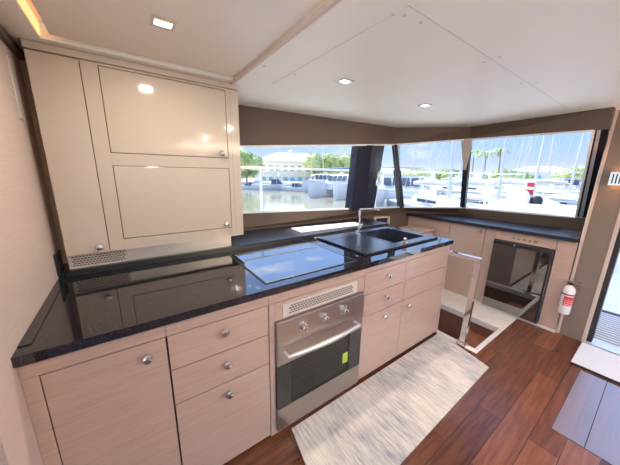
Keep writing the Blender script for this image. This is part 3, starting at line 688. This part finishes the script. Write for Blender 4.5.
def hullmesh(L,Bm,fb,stern=.8,z0=-.25):
    m=MB(); rings=[]; N=12
    for i in range(N+1):
        s=i/N; x=-L/2+L*s
        w=Bm/2*(stern+(1-stern)*min(1,s/.45)) if s<.45 else Bm/2*max(.03,(1-((s-.45)/.55)**2.2))
        sh=fb*(.92+.22*s*s)
        xo=.05*L*max(0,s-.8)/.2
        rings.append([m.bm.verts.new(p) for p in ((x,-w*.62,z0),(x+xo*.5,-w*.93,fb*.35),(x+xo,-w,sh),(x+xo,w,sh),(x+xo*.5,w*.93,fb*.35),(x,w*.62,z0))])
    for a,b in zip(rings,rings[1:]):
        for k in range(6): m.bm.faces.new((a[k],b[k],b[(k+1)%6],a[(k+1)%6]))
    m.bm.faces.new(rings[0]); m.bm.faces.new(rings[-1][::-1]); bmesh.ops.recalc_face_normals(m.bm,faces=m.bm.faces[:]); return m
def sailboat(az,d,rot,L,mh,label,hull='hull_white',cover='sail_white',rake=0):
    p=pol(az,d); p.z=ZW; t=thing('sailboat',label,'sailboat',tuple(p),'sailboats moored in the marina'); t.rotation_euler=(R(rake),0,R(rot)); t['o']=(0,0,0)
    fb=L*.105; hullmesh(L,L*.30,fb).build('hull',hull,t,True)
    c=MB(); c.hexa([(-L*.2,-L*.09,fb),(L*.2,-L*.06,fb),(L*.2,L*.06,fb),(-L*.2,L*.09,fb)],[(-L*.2,-L*.075,fb+.55),(L*.1,-L*.05,fb+.45),(L*.1,L*.05,fb+.45),(-L*.2,L*.075,fb+.55)]); cb=c.build('cabin','hull_white',t)
    for s in (-1,1):
        w=MB(); w.box(-L*.14,L*.05,s*L*.079-.03,s*L*.079+.03,fb+.18,fb+.36); w.build('cabin_window','boat_window',cb)
        for k in range(3): B(-L*.18+k*L*.14,-L*.18+k*L*.14+.5,s*L*.150-.02,s*L*.150+.02,fb*.55,fb*.55+.18).build('port_light','boat_window',t)
    MB().tube([(L*.06,0,fb),(L*.06,0,mh)],[.10,.07],8).build('mast','mast_metal',t,True)
    b=MB().tube([(L*.05,0,fb+1.3),(-L*.32,0,fb+1.25)],.06,8).build('boom','mast_metal',t,True)
    MB().tube([(L*.03,0,fb+1.42),(-L*.12,0,fb+1.52),(-L*.31,0,fb+1.36)],[.14,.17,.10],8).build('sail_cover',cover,b,True)
    m=MB()
    for e in ((L*.50,0,fb*1.1),(-L*.48,0,fb),(L*.04,-L*.14,fb),(L*.04,L*.14,fb)): m.tube([(L*.06,0,mh*.98),e],.018,5)
    for z in (.45,.72): m.tube([(L*.06,-L*.07,mh*z),(L*.06,L*.07,mh*z)],.025,5)
    m.build('rigging','mast_metal',t)
    m=MB()
    for s in (-1,1): m.tube([(-L*.45,s*L*.12,fb+.55),(-L*.1,s*L*.145,fb+.6),(L*.25,s*L*.10,fb+.65),(L*.48,s*.15,fb*1.1+.6)],.014,5)
    m.build('guard_wire','mast_metal',t); return t
def catamaran(az,d,rot,L,label,canopy='hull_white',hull='hull_white',mast=0):
    p=pol(az,d); p.z=ZW; t=thing('catamaran',label,'catamaran',tuple(p),'catamarans moored in the marina'); t.rotation_euler.z=R(rot); t['o']=(0,0,0)
    fb=1.75; W=L*.5
    for s in (-1,1):
        m=hullmesh(L,1.7,fb,.75)
        for v in m.bm.verts: v.co.y+=s*(W/2-.85)
        h=m.build('hull',hull,t,True)
        for k in range(3): B(-L*.2+k*L*.17,-L*.2+k*L*.17+.8,s*(W/2)-.06,s*(W/2)+.015,1.0,1.25).build('hull_window','boat_window',h)
    B(-L*.36,L*.22,-W/2+1,W/2-1,.9,fb,.05).build('bridge_deck',hull,t)
    c=MB(); c.hexa([(-L*.25,-W*.36,fb),(L*.18,-W*.32,fb),(L*.18,W*.32,fb),(-L*.25,W*.36,fb)],[(-L*.25,-W*.33,fb+1.25),(L*.08,-W*.27,fb+1.2),(L*.08,W*.27,fb+1.2),(-L*.25,W*.33,fb+1.25)]); cb=c.build('deckhouse','hull_white',t)
    w=MB()
    for s in (-1,1):
        for i in range(3): w.slab([(-L*.2+i*L*.1,s*W*.362,fb+.35),(-L*.2+i*L*.1+L*.08,s*W*.352,fb+.35),(-L*.2+i*L*.1+L*.075,s*W*.328,fb+1.0),(-L*.2+i*L*.1,s*W*.338,fb+1.0)],(0,s*.03,0))
    for i in range(4):
        y=-W*.26+i*W*.135; w.slab([(L*.165,y,fb+.35),(L*.165,y+W*.115,fb+.35),(L*.11,y+W*.11,fb+1.0),(L*.11,y,fb+1.0)],(.03,0,0))
    w.build('deckhouse_window','boat_window',cb)
    r=B(-L*.36,L*.05,-W*.34,W*.34,fb+1.9,fb+2.02,.04).build('hardtop',canopy,t)
    m=MB()
    for x in (-L*.34,-L*.1):
        for s in (-1,1): m.tube([(x,s*W*.31,fb),(x,s*W*.31,fb+1.9)],.04,6)
    m.build('hardtop_post','mast_metal',r)
    if mast:
        MB().tube([(L*.08,0,fb+1.2),(L*.08,0,mast)],[.12,.08],8).build('mast','mast_metal',t,True)
        m=MB()
        for e in ((L*.48,0,fb),(-L*.1,-W*.45,fb),(-L*.1,W*.45,fb)): m.tube([(L*.08,0,mast*.97),e],.02,5)
        m.build('rigging','mast_metal',t)
        b=MB().tube([(L*.07,0,fb+2.5),(-L*.34,0,fb+2.6)],[.16,.13],8).build('boom_cover','canvas_blue',t,True)
    return t
def motorboat(az,d,rot,L,label,hull='hull_white',top='canvas_blue'):
    p=pol(az,d); p.z=ZW; t=thing('motorboat',label,'motorboat',tuple(p),'small motorboats at the dock'); t.rotation_euler.z=R(rot); t['o']=(0,0,0)
    hullmesh(L,L*.32,L*.12).build('hull',hull,t,True)
    c=MB(); c.hexa([(-L*.1,-L*.1,L*.12),(L*.16,-L*.08,L*.12),(L*.16,L*.08,L*.12),(-L*.1,L*.1,L*.12)],[(-L*.08,-L*.09,L*.22),(L*.06,-L*.07,L*.22),(L*.06,L*.07,L*.22),(-L*.08,L*.09,L*.22)]); c.build('windscreen','boat_window',t)
    m=B(-L*.25,L*.05,-L*.12,L*.12,L*.33,L*.345).build('bimini',top,t); q=MB()
    for x in (-L*.22,L*.02):
        for s in (-1,1): q.tube([(x,s*L*.11,L*.10),(x,s*L*.11,L*.33)],.03,6)
    q.build('bimini_post','mast_metal',m); return t
# side window
motorboat(67.8,48,150,5.5,'small grey dinghy boat under the bushy tree','hull_grey','canvas_cream')
motorboat(62.2,47,-25,8.5,'long low white motorboat in front of the yellow house','hull_white','hull_white')
motorboat(57.6,44,-70,6,'white motorboat with blue awning left of the grey catamaran','hull_white','canvas_blue')
catamaran(51.2,46,-150,10.5,'grey hulled catamaran in the middle of the side window','hull_white','hull_grey')
catamaran(47.6,36,-160,10.5,'white catamaran with blue canopy left of the black pillar','canvas_blue','hull_white')
sailboat(61.5,62,60,10,13.5,'sailboat with thin mast before the yellow house')
sailboat(54.2,58,75,11,15,'sailboat with mast behind the grey catamaran',rake=1)
sailboat(51.8,54,-100,11,15,'sailboat with leaning mast behind the blue canopy catamaran',rake=5)
sailboat(45.7,60,70,11,16,'sailboat with mast left of the black pillar')
sailboat(66,58,65,9,12,'sailboat with thin mast beside the bushy tree')
# corner window
catamaran(35.6,26,-140,11.5,'large white catamaran at the left of the corner window',mast=0)
sailboat(27.2,19,-115,10.5,14,'white sailboat filling the right half of the corner window',rake=3)
sailboat(33.5,46,-120,11,17,'sailboat with upright mast behind the large catamaran','hull_white','canvas_cream')
sailboat(31.2,48,-110,11,17,'sailboat with a mast leaning left in the corner window',rake=-5)
sailboat(29.0,44,-130,11,18,'sailboat with a mast leaning right in the corner window',rake=7)
sailboat(36.8,50,-120,10,16,'sailboat with mast close to the thin mullion')
sailboat(25.2,40,-120,11,16,'sailboat with mast beside the front window post',rake=2)
# front window
sailboat(19.8,21,-100,11,17,'white sailboat with dark port lights at the left of the front window',rake=4)
sailboat(15.2,24,-105,11.5,18,'white sailboat in the middle of the front window',rake=0)
sailboat(21.5,44,-110,11,17,'sailboat with leaning mast among the palms','hull_white','canvas_cream',rake=9)
sailboat(17.0,46,-110,11,18,'sailboat with upright mast right of the palms')
sailboat(15.9,50,-110,11,18,'sailboat with a pair of thin stays in the middle of the front window','hull_white','canvas_cream')
sailboat(12.7,42,-115,11,18,'sailboat with a mast leaning right behind the red sign',rake=6)
sailboat(10.4,35,-110,11,18,'distant sailboat right of the red sign','hull_white','canvas_cream')
catamaran(8.2,50,-115,11,'white catamaran with white hardtop at the right of the front window')
rs=thing('marker_sign','red and white marker board standing on the bow in the front window','sign',tuple(pol(14.25,7.0)+V((0,0,.85)))); rs['o']=(0,0,0); rs.rotation_euler.z=R(14)
B(-.02,.02,-.07,.07,.0,.62).build('board','label_white',rs); B(-.03,-.021,-.06,.06,.30,.40).build('red_band','label_red',rs); B(-.03,-.021,-.06,.06,.12,.24).build('red_band','label_red',rs); B(-.03,-.021,-.06,.06,.46,.54).build('red_band','label_red',rs)
o=MB().lathe([(.03,0),(.14,.03),(.20,.14),(.20,.26),(.14,.36),(.03,.39)],pol(15.6,6.9)+V((0,0,.86)),'Z',20).build('buoy','gelcoat',None,True); tag(o,'round white fender ball left of the red marker board','fender')
o=MB().lathe([(.03,0),(.09,.02),(.10,.2),(.06,.27),(.02,.28)],pol(13.1,6.9)+V((0,0,.86)),'Z',16).build('bollard','rubber',None,True); tag(o,'small black bollard right of the red marker board','bollard')

# ------------------------------------------------------------------ sky
w=bpy.data.worlds.new('sky'); SC.world=w; w.use_nodes=True; t=w.node_tree; t.nodes.clear()
out=t.nodes.new('ShaderNodeOutputWorld'); bg=t.nodes.new('ShaderNodeBackground'); bg.inputs[1].default_value=SKY
tc=t.nodes.new('ShaderNodeTexCoord'); sp=t.nodes.new('ShaderNodeSeparateXYZ'); t.links.new(tc.outputs['Generated'],sp.inputs[0])
rp_=t.nodes.new('ShaderNodeValToRGB'); e=rp_.color_ramp.elements
e[0].position,e[0].color=0,(.37,.41,.45,1); e[1].position,e[1].color=1,(.34,.50,.92,1)
k=e.new(.045); k.color=(.25,.31,.39,1); k=e.new(.11); k.color=(.185,.285,.45,1); k=e.new(.24); k.color=(.34,.54,1.0,1)
t.links.new(sp.outputs[2],rp_.inputs[0])
mp=t.nodes.new('ShaderNodeMapping'); mp.inputs['Scale'].default_value=(1,1,2.6); n=t.nodes.new('ShaderNodeTexNoise'); n.inputs['Scale'].default_value=4.5; n.inputs['Detail'].default_value=8; n.inputs['Roughness'].default_value=.6
t.links.new(tc.outputs['Generated'],mp.inputs[0]); t.links.new(mp.outputs[0],n.inputs[0])
cr_=t.nodes.new('ShaderNodeValToRGB'); cr_.color_ramp.elements[0].position=.55; cr_.color_ramp.elements[1].position=.72
t.links.new(n.outputs['Fac'],cr_.inputs[0])
mx=t.nodes.new('ShaderNodeMixRGB'); cc=t.nodes.new('ShaderNodeValToRGB'); cc.color_ramp.elements[0].color=(.40,.41,.42,1); cc.color_ramp.elements[0].position=.08; cc.color_ramp.elements[1].color=(.95,.96,1,1); cc.color_ramp.elements[1].position=.3; t.links.new(sp.outputs[2],cc.inputs[0]); t.links.new(cc.outputs[0],mx.inputs[2])
t.links.new(cr_.outputs[0],mx.inputs[0]); t.links.new(rp_.outputs[0],mx.inputs[1]); t.links.new(mx.outputs[0],bg.inputs[0]); t.links.new(bg.outputs[0],out.inputs[0])
# ------------------------------------------------------------------ lights
sl=bpy.data.lights.new('sun','SUN'); sl.energy=SUN; sl.angle=R(.6); sl.color=(1,.95,.88); so_=bpy.data.objects.new('sun',sl); COL.objects.link(so_)
so_.rotation_euler=V((-0.10,-1,-1.35)).to_track_quat('-Z','Y').to_euler()
def area(name,loc,size,power,col=(1,.90,.78),sy=None,rot=(0,0,0),spread=pi):
    l=bpy.data.lights.new(name,'AREA'); l.energy=power; l.color=col; l.size=size; l.spread=spread
    if sy: l.shape='RECTANGLE'; l.size_y=sy
    o=bpy.data.objects.new(name,l); o.location=loc; o.rotation_euler=rot; COL.objects.link(o)
for i,(x,y,z) in enumerate(((.19,1.27,ZC+.005),(1.15,1.275,ZC-.006),(2.02,1.28,ZC-.006),(1.15,.1,ZC-.006),(2.02,.1,ZC-.006),(1.15,-1.1,ZC-.006),(2.02,-1.1,ZC-.006))):
    area('downlight',(x,y,z),.06,LAMP)
    if i>=3: spot(x,y,ZC+.012 if x<.5 else ZC,'square ceiling spotlight of the saloon behind the camera')  # lamps and fixtures out of view, added to fill the room with light
area('cove',(TX0+.010,.3,ZC+.045),2.6,2.5,(1,.55,.22),.01,(0,R(-90),0) )
area('fill_starboard',(2.25,-2.60,1.80),2.0,310,(1,.88,.74),.06,(pi,0,0))  # unseen fill lamp added to brighten the ceiling
for q,(x0,x1) in enumerate(((-.6,3.0),)):
    o=B(x0,x1,-2.69,-2.55,1.74,1.79,.004).build('fill_light_box','silver'); tag(o,'long housing of the added fill light on the unseen side wall behind the camera','cove light')
pl_=bpy.data.lights.new('sconce','POINT'); pl_.energy=9; pl_.color=(1,.42,.12); pl_.shadow_soft_size=.02; o=bpy.data.objects.new('sconce',pl_); o.location=(3.30,.283,1.50); COL.objects.link(o)

# ------------------------------------------------------------------ camera
cd=bpy.data.cameras.new('camera'); cd.sensor_width=36; cd.lens=36*255.347/620; cd.clip_start=.02; cd.clip_end=1000
cam=bpy.data.objects.new('camera',cd); COL.objects.link(cam); SC.camera=cam
r=V((0.81583,-0.57803,0.01759)); d=V((-0.11667,-0.19431,-0.97398)); f=V((0.56640,0.79255,-0.22596))
M=Matrix(((r.x,-d.x,-f.x,0),(r.y,-d.y,-f.y,0),(r.z,-d.z,-f.z,1.5),(0,0,0,1))); cam.matrix_world=M
SC.view_settings.view_transform='Standard'; SC.view_settings.look='None'; SC.view_settings.gamma=1; SC.view_settings.exposure=EXPO
try: SC.view_settings.use_curve_mapping=False
except Exception: pass
try: SC.cycles.use_denoising=True; SC.cycles.max_bounces=10; SC.cycles.transparent_max_bounces=16; SC.cycles.sample_clamp_indirect=6
except Exception: pass
